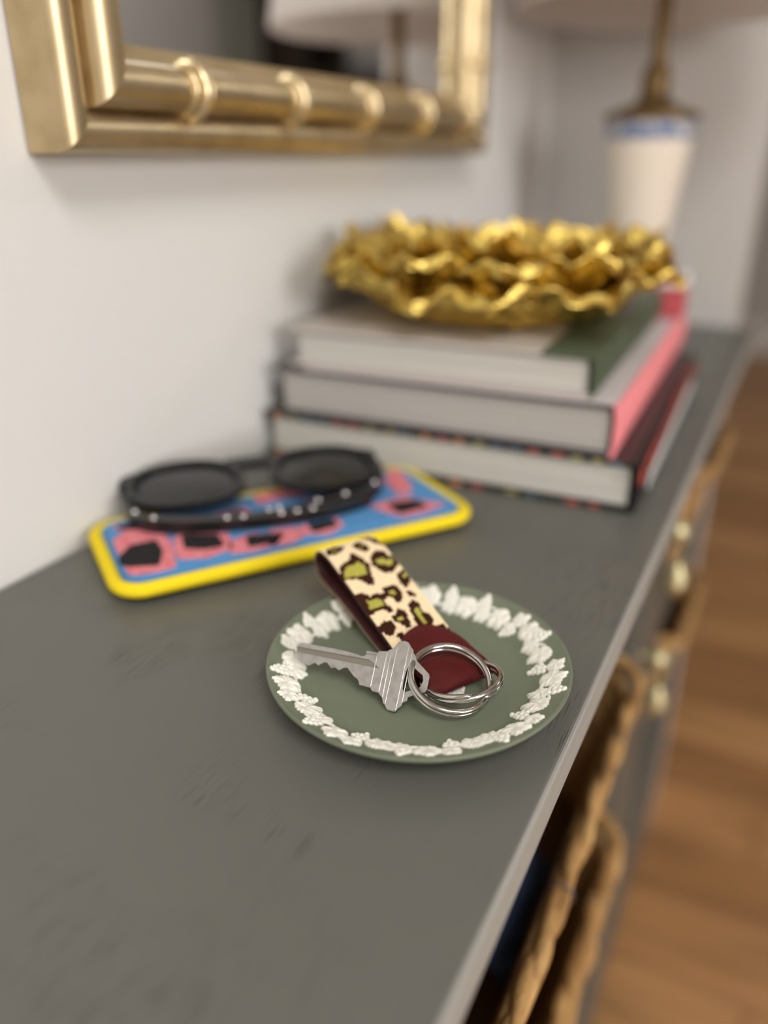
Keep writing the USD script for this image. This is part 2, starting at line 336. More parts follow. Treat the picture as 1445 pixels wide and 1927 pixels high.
# ------------------------------------------------------------------ jasperware plate
PC = np.array([.2315, -.2086, ZT])
plate = thing('trinket_plate', 'small round sage green plate with raised white grapevine border, holding the key ring', 'plate', PC)
def rim_z(r): return np.interp(r, [0, .0405, .0430, .0452, .0573], [.0058, .0058, .0063, .0076, .0132])
prof = [(0, .0028), (.030, .0028), (.0315, .0002), (.0335, .0002), (.0350, .0024), (.0405, .0030), (.0450, .0044), (.0520, .0076), (.0560, .0104), (.0571, .0117), (.0574, .0126), (.0572, .0133), (.0564, .0133), (.0530, .0115), (.0470, .0086), (.0448, .0074), (.0432, .0064), (.0415, .0059), (.0385, .0058), (0, .0058)]
obj('dish', lathe(prof, n=160), 'jasper_green', plate, 25)
def leaf_mesh(size, thick, seed, nth=84, nr=9, lobes=5, stretch=1.0):
    r_ = np.random.default_rng(seed); th = np.linspace(-np.pi, np.pi, nth, endpoint=False)
    A = np.array([0, 1.15, -1.15, 2.2, -2.2])[:lobes]; Lh = np.array([1, .92, .92, .74, .74])[:lobes] * r_.uniform(.92, 1.08, lobes)
    R = .72 + 0 * th
    for a, l in zip(A, Lh):
        d = np.abs((th - a + np.pi) % (2 * np.pi) - np.pi); R = np.maximum(R, l * np.exp(-(d / .42) ** 2) + .72 * (1 - np.exp(-(d / .42) ** 2)))
    R *= 1 + .06 * np.sign(np.sin(th * 17 + seed)) * np.abs(np.sin(th * 17 + seed)) ** .7
    rho = np.linspace(0, 1, nr) ** .8
    X = rho[:, None] * (R * np.cos(th))[None]; Y = rho[:, None] * (R * np.sin(th))[None] * stretch
    vein = np.zeros_like(X)
    for a in A:
        along = X * np.cos(a) + Y * np.sin(a); off = np.abs(-X * np.sin(a) + Y * np.cos(a))
        vein = np.maximum(vein, np.where(along > -.05, np.exp(-(off / .05) ** 2), 0)); vein -= 1.3 * np.where(along > 0, np.exp(-((off - .13) / .06) ** 2), 0)
    Z = thick * ((1 - rho[:, None] ** 9) * (.74 + .16 * vein + .12 * np.cos(th * lobes)[None] * rho[:, None]) + .06)
    Z[-1] = -.0006
    v = np.stack([X * size, Y * size, Z], -1).reshape(-1, 3); f = []
    for i in range(nr - 1):
        for j in range(nth):
            k = (j + 1) % nth; f += [[i * nth + j, (i + 1) * nth + j, (i + 1) * nth + k], [i * nth + j, (i + 1) * nth + k, i * nth + k]]
    m = trimesh.Trimesh(v, f, process=False); m.merge_vertices(); m.update_faces(m.nondegenerate_faces()); return m
def on_rim(m, theta, r0, rot, lift=0.0):
    m = tm(m).copy(); v = m.vertices; c, s = math.cos(rot), math.sin(rot)
    t, u = c * v[:, 0] - s * v[:, 1], s * v[:, 0] + c * v[:, 1]
    rr_ = r0 + u; th = theta + t / r0
    m.vertices = np.c_[rr_ * np.cos(th), rr_ * np.sin(th), rim_z(rr_) + v[:, 2] + lift]; return m
NC = 19
a = np.linspace(0, 2 * np.pi, 420, endpoint=False); rv = .0488 + .0022 * np.sin(a * NC)
obj('vine', sweep(np.c_[rv * np.cos(a), rv * np.sin(a), rim_z(rv) + .0004], .00072, 8, True), 'jasper_white', plate, True)
for k in range(NC):
    th0 = 2 * np.pi * k / NC + rng.uniform(-.02, .02); side = 1 if k % 2 else -1
    obj('grape_leaf', on_rim(leaf_mesh(rng.uniform(.0057, .0064), .0018, k), th0, .0490 + side * .0008, math.pi / 2 * side + rng.uniform(-1.1, 1.1)), 'jasper_white', plate, 40)
    obj('grape_leaf', on_rim(leaf_mesh(rng.uniform(.0042, .0050), .0015, 100 + k), th0 + .150, .0492 + side * .0022, math.pi / 2 * side + rng.uniform(-1.1, 1.1)), 'jasper_white', plate, 40)
    gr = []
    for i, (gx, gy) in enumerate([(0, 0), (.0015, .0003), (-.0014, .0004), (.0007, .0015), (-.0008, .0016), (.0001, .0029), (.0018, -.0011), (-.0015, -.0011), (.0003, -.0014)]):
        gr.append(sphere(.00112, (gx * 1.2, gy * 1.2, .0006 + .0004 * (i == 0)), 1))
    obj('grape_cluster', on_rim(cat(gr), th0 + .175 + rng.uniform(-.02, .02), .0486 - side * .0030, (math.pi if side > 0 else 0) + rng.uniform(-.5, .5)), 'jasper_white', plate, True)
for k in range(5):
    lf = leaf_mesh(.0064, .0013, 300 + k, lobes=3, stretch=.8); an = 2 * np.pi * k / 5 + .5
    obj('centre_leaf', xf(lf, (.006 * math.cos(an) - .0015, .006 * math.sin(an) - .0105, .0058), an), 'jasper_white', plate, 40)

# ------------------------------------------------------------------ key (its blade rests on the border, its bow stands on the well)
KT, KL, KU = np.array([.2091, -.1680, .8163]), np.array([.2039, -.2115, .8077]), np.array([.2226, -.2085, .8240])
KN = np.cross(KT - KL, KU - KL); KN /= np.linalg.norm(KN)
if KN[2] < 0: KN = -KN
KX = (KL + KU) / 2 - KT; KX -= KN * (KX @ KN); KX /= np.linalg.norm(KX); KY = np.cross(KN, KX)
KEY_OUT = [(-0.32,1.95),(1.21,3.59),(17.02,4.32),(24.23,4.14),(25.6,3.71),(26.87,4.16),(27.56,5.07),(26.93,5.7),(27.35,6.21),(31.46,6.41),(31.76,7.15),(34.77,7.71),(35.6,8.56),(36.7,9.26),(37.35,10.76),(38.03,12.18),(39.97,12.93),(41.54,12.7),(42.51,11.84),(43.02,11.23),(44.08,10.49),(44.52,9.32),(45.73,8.32),(46.23,6.97),(49.13,5.12),(52.16,3.12),(52.59,2.27),(52.88,-2.67),(52.33,-3.68),(50.3,-4.58),(48.0,-5.99),(46.97,-6.74),(47.01,-7.93),(45.54,-9.07),(45.61,-10.05),(44.37,-11.53),(44.03,-12.52),(43.05,-12.75),(40.72,-12.65),(39.59,-11.24),(38.66,-10.65),(37.84,-9.03),(36.38,-7.94),(35.98,-7.63),(33.49,-7.58),(32.54,-6.57),(28.2,-6.52),(27.64,-5.4),(26.76,-4.56),(25.25,-4.06),(21.93,-1.52),(20.48,-1.97),(19.02,-3.26),(17.36,-2.52),(15.95,-3.17),(13.75,-1.53),(12.64,-1.59),(10.7,-3.25),(9.13,-2.65),(7.26,-4.13),(5.39,-3.77),(3.61,-3.29),(1.76,-1.96),(0.4,-0.08)]
KEY_HOLE = [(44.36,4.57),(45.54,4.42),(47.83,2.98),(49.75,2.05),(50.42,0.49),(50.17,-1.79),(49.21,-2.86),(46.84,-4.04),(45.26,-4.96),(44.53,-4.15),(44.1,-1.73),(44.01,2.35)]
KEY_GRV = [(-0.93,1.69),(28.91,3.24),(31.38,2.3),(33.89,0.84),(31.41,0.75),(-0.24,-0.26)]
KEY_PANEL = [(37.82,11.84),(39.99,12.84),(41.52,12.61),(42.14,11.77),(44.02,-12.36),(43.11,-12.66),(40.82,-12.55),(39.73,-11.13)]
KEY_LINES = [[(31.48,6.33),(32.6,-6.47)],[(34.94,7.57),(36.14,-7.59)],[(36.19,8.77),(38.0,-8.99)],[(38.03,11.11),(39.65,-11.14)],[(42.17,11.98),(44.03,-12.4)],[(43.87,10.44),(45.53,-9.47)]]
KR = np.c_[KX, KY, KN]
key = thing('house_key', 'silver house key with toothed blade lying across the green plate', 'key', KT)
out = Polygon(KEY_OUT).buffer(0); hole = Polygon(KEY_HOLE).buffer(.25).buffer(-.0)
body2 = out.difference(hole)
def bev(poly, h, z0, b=.18):
    return extrude(poly.buffer(-b), h, z0), extrude(poly, h - b, z0)
parts = [man(extrude(body2.buffer(-.16), 1.9, -1.9)), man(extrude(body2, 1.6, -1.75))]
parts.append(man(extrude(Polygon(KEY_PANEL).intersection(body2.buffer(-.2)), .25, -.1)))
KB = parts[0]
for q in parts[1:]: KB = KB + q
KB = KB - man(extrude(Polygon(KEY_GRV), 2, -.62))
KB = KB - man(extrude(Polygon([(26.9, 4.75), (31.3, 5.35), (31.3, 5.75), (26.9, 5.2)]), 2, -.5))
def key_place(m): m = tm(m).copy(); m.vertices = (np.array(m.vertices) * .001) @ KR.T; return m
obj('key_body', key_place(KB), 'nickel', key, 25)
obj('blade_groove', key_place(extrude(Polygon(KEY_GRV).buffer(-.06).intersection(out.buffer(-.05)), .06, -.60)), 'nickel_dark', key, False, label='darker milled groove along the blade')
for (x0, y0), (x1, y1) in KEY_LINES:
    d = np.array([x1 - x0, y1 - y0]); L_ = np.linalg.norm(d); d /= L_
    q = np.array([[x0, y0], [x1, y1]]) + np.array([d * .35, -d * .35])
    obj('key_ridge', key_place(sweep(np.c_[q, [.06, .06]], .26, 8)), 'steel', key, True)

# ------------------------------------------------------------------ split rings
def split_ring(label, c, n, r, ph, group=None):
    c = np.array(c); n = np.array(n, float); n /= np.linalg.norm(n); u = np.cross(n, [0, 1, 0]); u /= np.linalg.norm(u); v = np.cross(n, u)
    t = thing('split_ring', label, 'key ring', c)
    a = np.linspace(0, 2 * np.pi * 1.96, 260) + ph; k = np.linspace(0, 1, 260)
    s = 1 / (1 + np.exp(-(k - .5) / .035)); off = (s - .5) * .0020
    P = r * (np.outer(np.cos(a), u) + np.outer(np.sin(a), v)) + np.outer(off, n)
    rad = np.full(260, .00108); rad[:3] = (.0004, .0008, .0010); rad[-3:] = (.0010, .0008, .0004)
    obj('wire_coil', sweep(P, rad, 12), 'steel', t, True)
    return t
split_ring('steel split ring threaded through the bow of the key', (.2208, -.2263, .8149), (-.2259, -.2725, 1), .0143, 2.15)
split_ring('steel split ring threaded through the maroon leather tab', (.2255, -.2288, .8121), (.091, .21, 1), .0143, .9)

# ------------------------------------------------------------------ needlepoint key fob
FO, FH, FW = np.array([.2397, -.2067, 0.0]), 1.0393, .0272
FA = np.array([math.cos(FH), math.sin(FH), 0]); FWV = np.array([math.sin(FH), -math.cos(FH), 0])
fob = thing('key_fob', 'leopard spotted needlepoint key fob loop with maroon leather end', 'key fob')
def ribbon(path, half, thick, nw=13, edge=.35, both=True):
    """path: (s, z) rows along the fob; half: half widths; closed slab of the given thickness, side +: left of travel"""
    path = np.array(path); T = np.gradient(path, axis=0); T /= np.linalg.norm(T, axis=1, keepdims=True)
    N = np.c_[-T[:, 1], T[:, 0]]
    ww = np.linspace(-1, 1, nw); tp, bt = [], []
    for q, n_, h in zip(path, N, np.broadcast_to(half, len(path))):
        rnd = 1 - edge * np.abs(ww) ** 10
        a_, b_ = q + np.outer(rnd, n_) * thick / 2, q - np.outer(rnd, n_) * thick / 2
        tp.append(FO + np.outer(a_[:, 0], FA) + np.outer(ww * h, FWV) + np.c_[np.zeros(nw), np.zeros(nw), a_[:, 1]])
        bt.append(FO + np.outer(b_[:, 0], FA) + np.outer(ww * h, FWV) + np.c_[np.zeros(nw), np.zeros(nw), b_[:, 1]])
    return solid_grid(np.array(bt), np.array(tp))
ctrl = [(-.013, .8122), (-.004, .8130), (.006, .8162), (.02, .8211), (.034, .8258), (.046, .8297), (.054, .8315), (.0595, .8305), (.0625, .8268), (.0610, .8218), (.055, .8190), (.045, .8178), (.032, .8152), (.018, .8116), (.006, .8092), (-.013, .8086)]
path = spline(ctrl, 150)
obj('leather_lining', ribbon(path, FW / 2, .0018), 'leather_dark', fob, 40)
# stitched outer face: one small raised stitch per cell, grouped by colour
T = np.gradient(path, axis=0); T /= np.linalg.norm(T, axis=1, keepdims=True); N = np.c_[-T[:, 1], T[:, 0]]
arc = np.r_[0, np.cumsum(np.linalg.norm(np.diff(path, axis=0), axis=1))]
a0 = arc[np.argmin(np.abs(path[:75, 0]))]
ST = .00086; NWI = int(FW / ST); NLE = int(arc[-1] / ST)
SPOTS = [([(59.1,-11.1),(60.1,-7.0),(58.6,-4.0),(56.4,-5.2),(54.9,-9.8),(55.9,-12.5)],[(58.4,-10.3),(57.9,-6.0),(56.1,-7.3),(56.3,-10.6)]),([(57.1,0.9),(58.9,4.2),(56.2,5.1),(53.3,6.0),(51.9,3.7),(53.2,2.3),(55.6,0.9)],[(56.7,2.9),(54.7,4.3),(53.0,3.8),(54.6,2.5)]),([(61.5,6.5),(61.0,10.8),(58.1,11.3),(57.4,14.3),(52.8,15.0),(51.3,14.1),(54.9,10.6),(58.8,9.5)],[(58.1,11.3),(57.4,14.3),(53.3,14.7),(54.9,11.7)]),([(47.1,-11.1),(49.2,-5.4),(52.6,-3.0),(48.8,-0.8),(44.0,0.3),(39.8,-1.6),(36.4,-2.0),(33.2,-3.6),(34.1,-4.9),(38.0,-6.9),(39.0,-8.5),(40.3,-13.5),(42.9,-13.1)],[(44.8,-11.6),(47.1,-7.6),(47.2,-2.2),(43.8,-0.9),(38.8,-2.7),(39.2,-7.3),(40.5,-13.1),(42.7,-12.5)]),([(47.7,4.1),(50.0,7.7),(48.9,10.4),(45.8,10.8),(43.8,14.0),(39.5,11.9),(36.9,7.6),(37.6,4.7),(40.7,3.3),(43.2,2.5)],[(45.9,4.7),(46.3,7.7),(44.5,9.4),(43.7,12.3),(41.0,11.8),(39.5,8.1),(41.7,6.1),(43.4,3.8)]),([(34.1,9.2),(35.4,12.2),(34.0,14.7),(28.9,11.5),(27.3,8.7),(29.6,8.0)],[(33.2,9.7),(34.5,12.7),(33.5,14.1),(31.9,12.8),(31.4,9.7)]),([(29.1,-1.0),(29.5,1.4),(29.0,4.4),(25.4,4.9),(21.0,2.4),(21.4,0.7),(24.5,0.5),(26.0,-1.7)],[(27.2,-0.5),(28.0,2.7),(25.3,3.4),(23.9,1.8),(25.3,-0.0)]),([(30.2,-13.5),(30.4,-10.7),(27.1,-8.5),(27.6,-5.6),(26.8,-1.8),(25.0,-2.4),(24.6,-4.7),(21.3,-4.6),(18.1,-3.4),(17.6,-5.3),(20.6,-6.1),(20.2,-9.9),(19.5,-12.9),(24.3,-13.7)],[(28.0,-10.6),(25.8,-9.2),(25.6,-4.7),(21.4,-5.0),(21.0,-9.5),(21.5,-12.3),(24.7,-11.4)]),([(14.5,-5.6),(15.2,-2.6),(17.3,-1.3),(15.2,0.6),(11.1,-0.4),(7.8,-1.5),(8.0,-2.9),(11.1,-3.5),(12.5,-5.3)],[(13.9,-4.1),(14.4,-1.5),(11.7,-1.1),(11.0,-3.1),(12.4,-4.3)]),([(17.6,4.3),(19.0,7.3),(16.7,8.0),(11.9,7.0),(10.3,9.2),(7.1,9.2),(4.8,5.6),(5.5,2.3),(9.2,2.6),(15.2,3.8)],[(15.8,4.7),(16.0,7.3),(6.3,6.6),(5.9,3.7),(9.4,3.8)]),([(11.9,-12.8),(13.7,-9.7),(12.9,-7.1),(9.7,-7.5),(7.6,-9.8),(7.9,-12.2),(10.1,-12.9)],[(11.7,-10.9),(11.9,-9.0),(10.4,-9.2),(9.9,-11.0)]),([(24.2,7.9),(22.0,9.8),(21.4,8.9),(22.3,7.5)],[]),([(5.8,-8.4),(5.8,-6.3),(4.2,-6.3),(4.0,-8.0)],[]),([(3.2,9.3),(3.5,11.7),(-0.7,12.6),(1.7,9.9)],[(2.5,11.0),(2.3,13.0),(-0.7,12.6),(1.0,11.0)]),
    ([(68,-9),(74,-10),(76,-3),(70,-2)],[(70,-7),(74,-7),(73,-4)]),([(70,4),(78,3),(80,9),(73,11)],[(72,5),(77,5),(77,8),(74,9)]),([(84,-8),(92,-9),(94,-2),(86,-1)],[(86,-6),(91,-7),(91,-4)]),([(88,5),(95,4),(97,11),(90,12)],[(90,6),(94,6),(94,9)])]
SP = [(Polygon(b).buffer(.6), Polygon(y_).buffer(-.40) if y_ else None) for b, y_ in SPOTS]
cells = {}
for i in range(NLE):
    for j in range(NWI):
        u = (i + .5) * ST - a0; w_ = (j + .5) * ST - FW / 2; who = ('wool_cream', -1)
        for k, (b, y_) in enumerate(SP):
            p_ = Point(u * 1000, w_ * 1000)
            if y_ is not None and y_.contains(p_): who = ('wool_lime', k)
            elif b.contains(p_): who = ('wool_brown', k)
        cells.setdefault(who, []).append((i, j))
def stitches(ij):
    V, F = [], []
    for i, j in ij:
        s0 = np.array([(i + a_) * ST for a_ in (-.02, 1.02, 1.02, -.02, .5)]); w0 = np.array([(j + b_) * ST for b_ in (-.02, -.02, 1.02, 1.02, .5)]) - FW / 2
        h = np.array([.00118] * 4 + [.00160 + .0001 * math.sin(i * 7.1 + j * 3.7)])
        s0[:4] += np.array([-.12, -.12, .12, .12]) * ST; 
        P2 = np.c_[np.interp(s0, arc, path[:, 0]), np.interp(s0, arc, path[:, 1])]; n2 = np.c_[np.interp(s0, arc, N[:, 0]), np.interp(s0, arc, N[:, 1])]
        P2 = P2 + n2 * h[:, None]; k = len(V) * 5
        V.append(FO + np.outer(P2[:, 0], FA) + np.outer(w0, FWV) + np.c_[np.zeros(5), np.zeros(5), P2[:, 1]])
        F += [[k, k + 1, k + 4], [k + 1, k + 2, k + 4], [k + 2, k + 3, k + 4], [k + 3, k, k + 4]]
    F = np.array(F)[:, ::-1]
    return trimesh.Trimesh(np.vstack(V), F, process=False)
ground = stitches(cells[('wool_cream', -1)])
band = ribbon(path + N * .00090, FW / 2 - .0003, .0003)
obj('needlepoint_band', cat([band, ground]), 'wool_cream', fob, False, label='cream needlepoint stitching')
for k in range(len(SP)):
    if ('wool_brown', k) in cells:
        s_ = obj('leopard_spot', stitches(cells[('wool_brown', k)]), 'wool_brown', fob, False, label='dark brown stitched spot')
        if ('wool_lime', k) in cells: obj('spot_centre', stitches(cells[('wool_lime', k)]), 'wool_lime', s_, False, label='lime stitched spot centre')
# leather end: one strip folded round the ring, both ends sewn over the band
tc = [(.0048, .8182), (.002, .8172), (-.004, .8154), (-.012, .8139), (-.018, .8134), (-.0225, .8130), (-.0250, .8118), (-.0258, .8103), (-.0248, .8087), (-.0222, .8076), (-.017, .8073), (-.010, .8072), (-.002, .8072), (.004, .8074)]
tp = spline(tc, 90); half = np.full(90, FW / 2 + .0004)
s_end = .0048; Ld = .0150
half[:45] = np.where(tp[:45, 0] > s_end - Ld, (FW / 2 + .0004) * np.sqrt(np.clip(1 - ((tp[:45, 0] - (s_end - Ld)) / Ld) ** 2, .002, 1)), half[:45])
half[45:] = np.where(tp[45:, 0] > .004 - Ld, (FW / 2 + .0004) * np.sqrt(np.clip(1 - ((tp[45:, 0] - (.004 - Ld)) / Ld) ** 2, .002, 1)), half[45:])
leather = obj('leather_tab', ribbon(tp, half, .0013, 21, .5), 'leather', fob, 50, label='maroon leather end')
def on_flap(s, w_): return FO + FA * s + FWV * w_ + np.array([0, 0, np.interp(s, tp[:45, 0][::-1], tp[:45, 1][::-1]) + .00072])
st = []
for q in np.linspace(-1, 1, 15):
    ww = q * (FW / 2 - .003); st.append((-.0125 + .0003, ww, 0))
for an in np.linspace(.12, math.pi - .12, 19):
    st.append((s_end - Ld + math.sin(an) * (Ld - .0028), math.cos(an) * (FW / 2 - .0024), 1))
th = []
for n_, (s, w_, k) in enumerate(st):
    p0 = on_flap(s, w_); nxt = st[n_ + 1] if n_ + 1 < len(st) and st[n_ + 1][2] == k else st[n_ - 1]
    d = on_flap(nxt[0], nxt[1]) - p0; d /= np.linalg.norm(d)
    th.append(sweep([p0 - d * .0006, p0 + [0, 0, .00012], p0 + d * .0006], .00027, 6))
obj('stitching', cat(th), 'leather_thread', leather, True, kind='stuff')

# ------------------------------------------------------------------ needlepoint spectacle case
CB, cu, cv = np.array([.222, -.066, ZT]), np.array([.8164, -.5775, 0]), np.array([.5775, .8164, 0])
LX, LY = .188, .0785
case = thing('glasses_case', 'yellow edged needlepoint glasses case with blue and pink spots, under the sunglasses', 'glasses case', CB, math.atan2(cu[1], cu[0]))
out2 = Polygon(rrect(LX / 2, LY / 2, .013, 10) + np.array([LX / 2, LY / 2]))
def pillow(poly, z0, z1, nx=48, ny=22, inset=.0022):
    P = poly.buffer(-inset); m = extrude(P, .0001); 
    h = z1 - z0
    lay = [extrude(P.buffer(-i * .0011), h * math.sin((i + 1) / 4 * math.pi / 2), z0) for i in range(4)]
    M_ = man(lay[0])
    for q in lay[1:]: M_ = M_ + man(q)
    return M_
obj('back_panel', extrude(out2.buffer(-.002), .0045, .0004), 'wool_black', case)
obj('front_panel', pillow(out2, .0050, .0112), 'wool_blue', case, 40, label='blue needlepoint front panel')
q = np.array(out2.exterior.coords)[:-1]
for zz, rr in ((.0068, .0036),):
    obj('piping', sweep(np.c_[q + 0, np.full(len(q), zz)], rr, 10, True), 'wool_yellow', case, True, label='yellow piping')
PINK = [[(5.6,47.3),(14.3,57.4),(29.3,51.4),(30.8,34.0),(26.6,8.0),(19.0,6.8),(5.1,9.6),(5.1,30.2)],[(35.4,38.8),(40.7,39.7),(58.8,30.1),(55.9,13.7),(42.5,10.6),(31.4,14.7),(31.5,23.1)],[(57.8,19.7),(69.5,24.5),(83.6,17.1),(76.3,7.4),(63.9,6.5),(55.1,8.9)],[(79.8,23.0),(91.6,21.0),(91.7,10.5),(83.7,6),(74,8)],[(94.5,19.5),(98.7,21),(116.0,20.5),(115.0,12.9),(104.8,7),(92.7,13.1)],[(140.1,27.1),(161.3,30.7),(168.8,18.3),(175.7,12.1),(161.8,8),(149.0,8),(146,12.6)],[(176,72),(178,66),(172.5,43.7),(167.7,35.1),(161.5,38.4),(164.9,58.2)],[(88.4,71.9),(97.7,72.1),(118.7,72.5),(127.3,69.9),(120.4,62.7),(103.0,61.6),(86.3,60.5)],[(10,66),(30,66),(34,59),(26,55),(12,61)],[(60,55),(76,58),(80,46),(66,40)],[(112,50),(130,54),(134,42),(118,38)]]
BLK = [[(7.5,29.0),(13.8,37.6),(23.4,37.9),(23.7,27.2),(19.5,14.5),(8.1,18.9),(6.4,23.0)],[(39.6,36.4),(52.4,30.4),(51.9,19.3),(44.6,20.1),(37.9,24.7)],[(68.2,21.3),(79.8,17.5),(74.8,11.5),(66.2,12.2)],None,[(101.6,21),(111.7,20),(111.3,14.8),(100.4,13.3)],[(150.5,24.1),(163.9,22.1),(164.7,14.7),(150.0,13.2)],None,None,[(13,64),(28,64),(30,60),(24,57.5),(14,61.5)],[(65,53),(73,54),(75,47),(67,44)],[(117,49),(127,51),(129,44),(120,41)]]
def topz(x_, y_):
    d = out2.buffer(-.0022).exterior.distance(Point(x_, y_)); i = min(d / .0011, 3.0)
    return .0050 + .0062 * math.sin((min(math.floor(i), 3) + 1) / 4 * math.pi / 2)
for pk, bk in zip(PINK, BLK):
    pm = Polygon(np.array(pk) * .001).buffer(.0018).buffer(-.0008)
    s_ = obj('leopard_spot', extrude(pm.intersection(out2.buffer(-.0058)), .0006, .0110), 'wool_pink', case, False, label='pink stitched spot')
    if bk: obj('spot_centre', extrude(Polygon(np.array(bk) * .001).buffer(.0022).intersection(pm), .0004, .0114), 'wool_black', s_, False, label='black stitched spot centre')

# ------------------------------------------------------------------ sunglasses standing folded on the case
sg = thing('sunglasses', 'black folded sunglasses with dark lenses lying on the needlepoint glasses case', 'sunglasses', (.3165, -.0800, ZT + .0118), math.radians(-44))
SL = math.radians(9)
def lens_shape(s):
    p_ = []
    for an in np.linspace(0, 2 * np.pi, 72, endpoint=False):
        c_, n_ = math.cos(an), math.sin(an); rx, ry = .0318, .0238
        k = (abs(c_) ** 2.3 + abs(n_) ** 2.3) ** (-1 / 2.3)
        p_.append((s * (.0388 + rx * k * c_), .0265 + ry * k * n_ + .003 * c_))
    return Polygon(p_)
lo_ = [lens_shape(-1), lens_shape(1)]
fr = lo_[0].union(lo_[1]).union(Polygon([(-.014, .036), (.014, .036), (.014, .0435), (-.014, .0435)]).buffer(.001))
for sd in (-1, 1): fr = fr.union(Polygon([(sd * .073, .035), (sd * .060, .033), (sd * .060, .046), (sd * .073, .044)]).buffer(0))
inner = [l.buffer(-.0046) for l in lo_]
fr2 = fr.difference(inner[0]).difference(inner[1]).buffer(.0006).buffer(-.0006)
def tilt(m, curve=-.8):
    m = tm(m).copy(); v = np.array(m.vertices); n_ = v[:, 2] + curve * v[:, 0] ** 2
    m.vertices = np.c_[v[:, 0], v[:, 1] * math.cos(SL) - n_ * math.sin(SL), .0078 + v[:, 1] * math.sin(SL) + n_ * math.cos(SL)]
    return m
def sub(poly, h, z0): return extrude(poly.segmentize(.003), h, z0)
obj('frame_front', tilt(cat([sub(fr2, .0032, 0), sub(fr2.buffer(-.0006), .0042, -.0005)])), 'black_acetate', sg, 40)
for i in (0, 1):
    c_ = np.array(inner[i].centroid.coords[0]); nr = 8
    ring_ = np.array(inner[i].buffer(.0004).exterior.coords)[:-1]; g_ = np.array([c_ + (ring_ - c_) * k / nr for k in range(nr + 1)])
    bulge = np.array([[.0022 * (1 - (k / nr) ** 2)] * len(ring_) for k in range(nr + 1)])
    g_ = np.concatenate([g_, g_[:, :1]], 1); bulge = np.concatenate([bulge, bulge[:, :1]], 1)
    tpg = np.dstack([g_, .0012 + bulge]); btg = tpg.copy(); btg[..., 2] -= .0012
    obj('lens', tilt(solid_grid(tpg, btg)), 'tinted_lens', sg, True)
def temple(sd, dy, z):
    c_ = spline([(sd * .0715, .040), (sd * .0705, .022), (sd * .062, .004 + dy), (sd * .040, -.006 + dy), (0, -.011 + dy), (-sd * .038, -.008 + dy), (-sd * .056, -.001 + dy)], 60)
    k = np.linspace(0, 1, 60); T_ = np.gradient(c_, axis=0); T_ /= np.linalg.norm(T_, axis=1, keepdims=True); N_ = np.c_[-T_[:, 1], T_[:, 0]]
    hh = np.interp(k, [0, .15, .7, 1], [.0075, .0075, .0055, .0066]); zb = np.interp(k, [0, .2, 1], [.0030, z, z]); tt = np.interp(k, [0, .5, 1], [.0020, .0018, .0016])
    A_ = np.stack([np.c_[c_ - N_ * tt[:, None], zb], np.c_[c_ - N_ * tt[:, None], zb + hh]], 1); B_ = np.stack([np.c_[c_ + N_ * tt[:, None], zb], np.c_[c_ + N_ * tt[:, None], zb + hh]], 1)
    m = solid_grid(A_, B_); m.fix_normals()
    return m, c_, zb + hh
for sd, dy, z in ((-1, -.0045, .0006), (1, .0005, .0010)):
    m, c_, zt = temple(sd, dy, z)
    tpl = obj('temple', m, 'black_acetate', sg, 40)
    for k in ((12, 17, 30, 33, 40, 43, 46) if sd < 0 else (14, 22, 28, 36, 38)):
        obj('rivet', sphere(.0016, (c_[k][0], c_[k][1], zt[k] + .0003), 2), 'silver_rivet', tpl, True, label='tiny silver rivet')

# ------------------------------------------------------------------ books
RZB = math.radians(2.2)
def book(label, fx, fy, z0, w_, dpt, th_, cover, pages, rz=RZB, ct=.0022, over=.003, spine=None):
    """front right bottom corner at (fx, fy); fore edge faces the wall, spine faces the room"""
    b = thing('book', label, 'book', (fx, fy, z0), rz)
    obj('page_block', rbox((over, .004, ct), (dpt - over, w_ - .006, th_ - ct), .0006), pages, b, False)
    obj('front_cover', rbox((0, .001, th_ - ct), (dpt, w_, th_), .0007), cover, b, False)
    obj('back_cover', rbox((0, .001, 0), (dpt, w_, ct), .0007), cover, b, False)
    P = np.array([(0, .0), (.0, th_)])
    ns = 9; yy = -.0035 * np.sin(np.linspace(0, np.pi, ns)); zz = np.linspace(0, th_, ns)
    o_ = np.stack([np.c_[np.full(ns, x_), yy, zz] for x_ in (0, dpt)], 0); i_ = o_ + np.array([0, .0030, 0]); i_[..., 1] = np.maximum(i_[..., 1], .0012)
    obj('spine', solid_grid(o_, i_), spine or cover, b, 30)
    return b
b1 = book('thick black hardback with floral cover edges, lowest of the stacked books', .4305, -.2495, .8002, .245, .30, .0305, 'cover_black', 'paper_a', ct=.0032)
mats = ['print_red', 'print_olive', 'print_teal', 'print_orange', 'print_red', 'print_olive', 'print_teal', 'print_red', 'print_orange', 'print_olive', 'print_teal']
for i in range(20):      # printed flowers showing on the cover's front edge and spine
    y_ = .008 + i * .0118 + rng.uniform(-.002, .002)
    for zz in ((.0289, .0016) if i % 3 else (.0289,)):
        obj('printed_motif', rbox((-.0004, y_, zz - .0011), (.004, y_ + rng.uniform(.004, .008), zz + .0011), .0003), mats[(i * 3 + int(zz * 1000)) % 11], b1, False)
for i in range(13):
    x_ = .006 + i * .0225
    pm = sphere(.0085, (0, 0, 0), 2, (1, .12, .62)); 
    obj('printed_motif', xf(pm, (x_ + rng.uniform(-.003, .003), -.0022, .0235 + rng.uniform(-.002, .002))), 'print_red', b1, True)
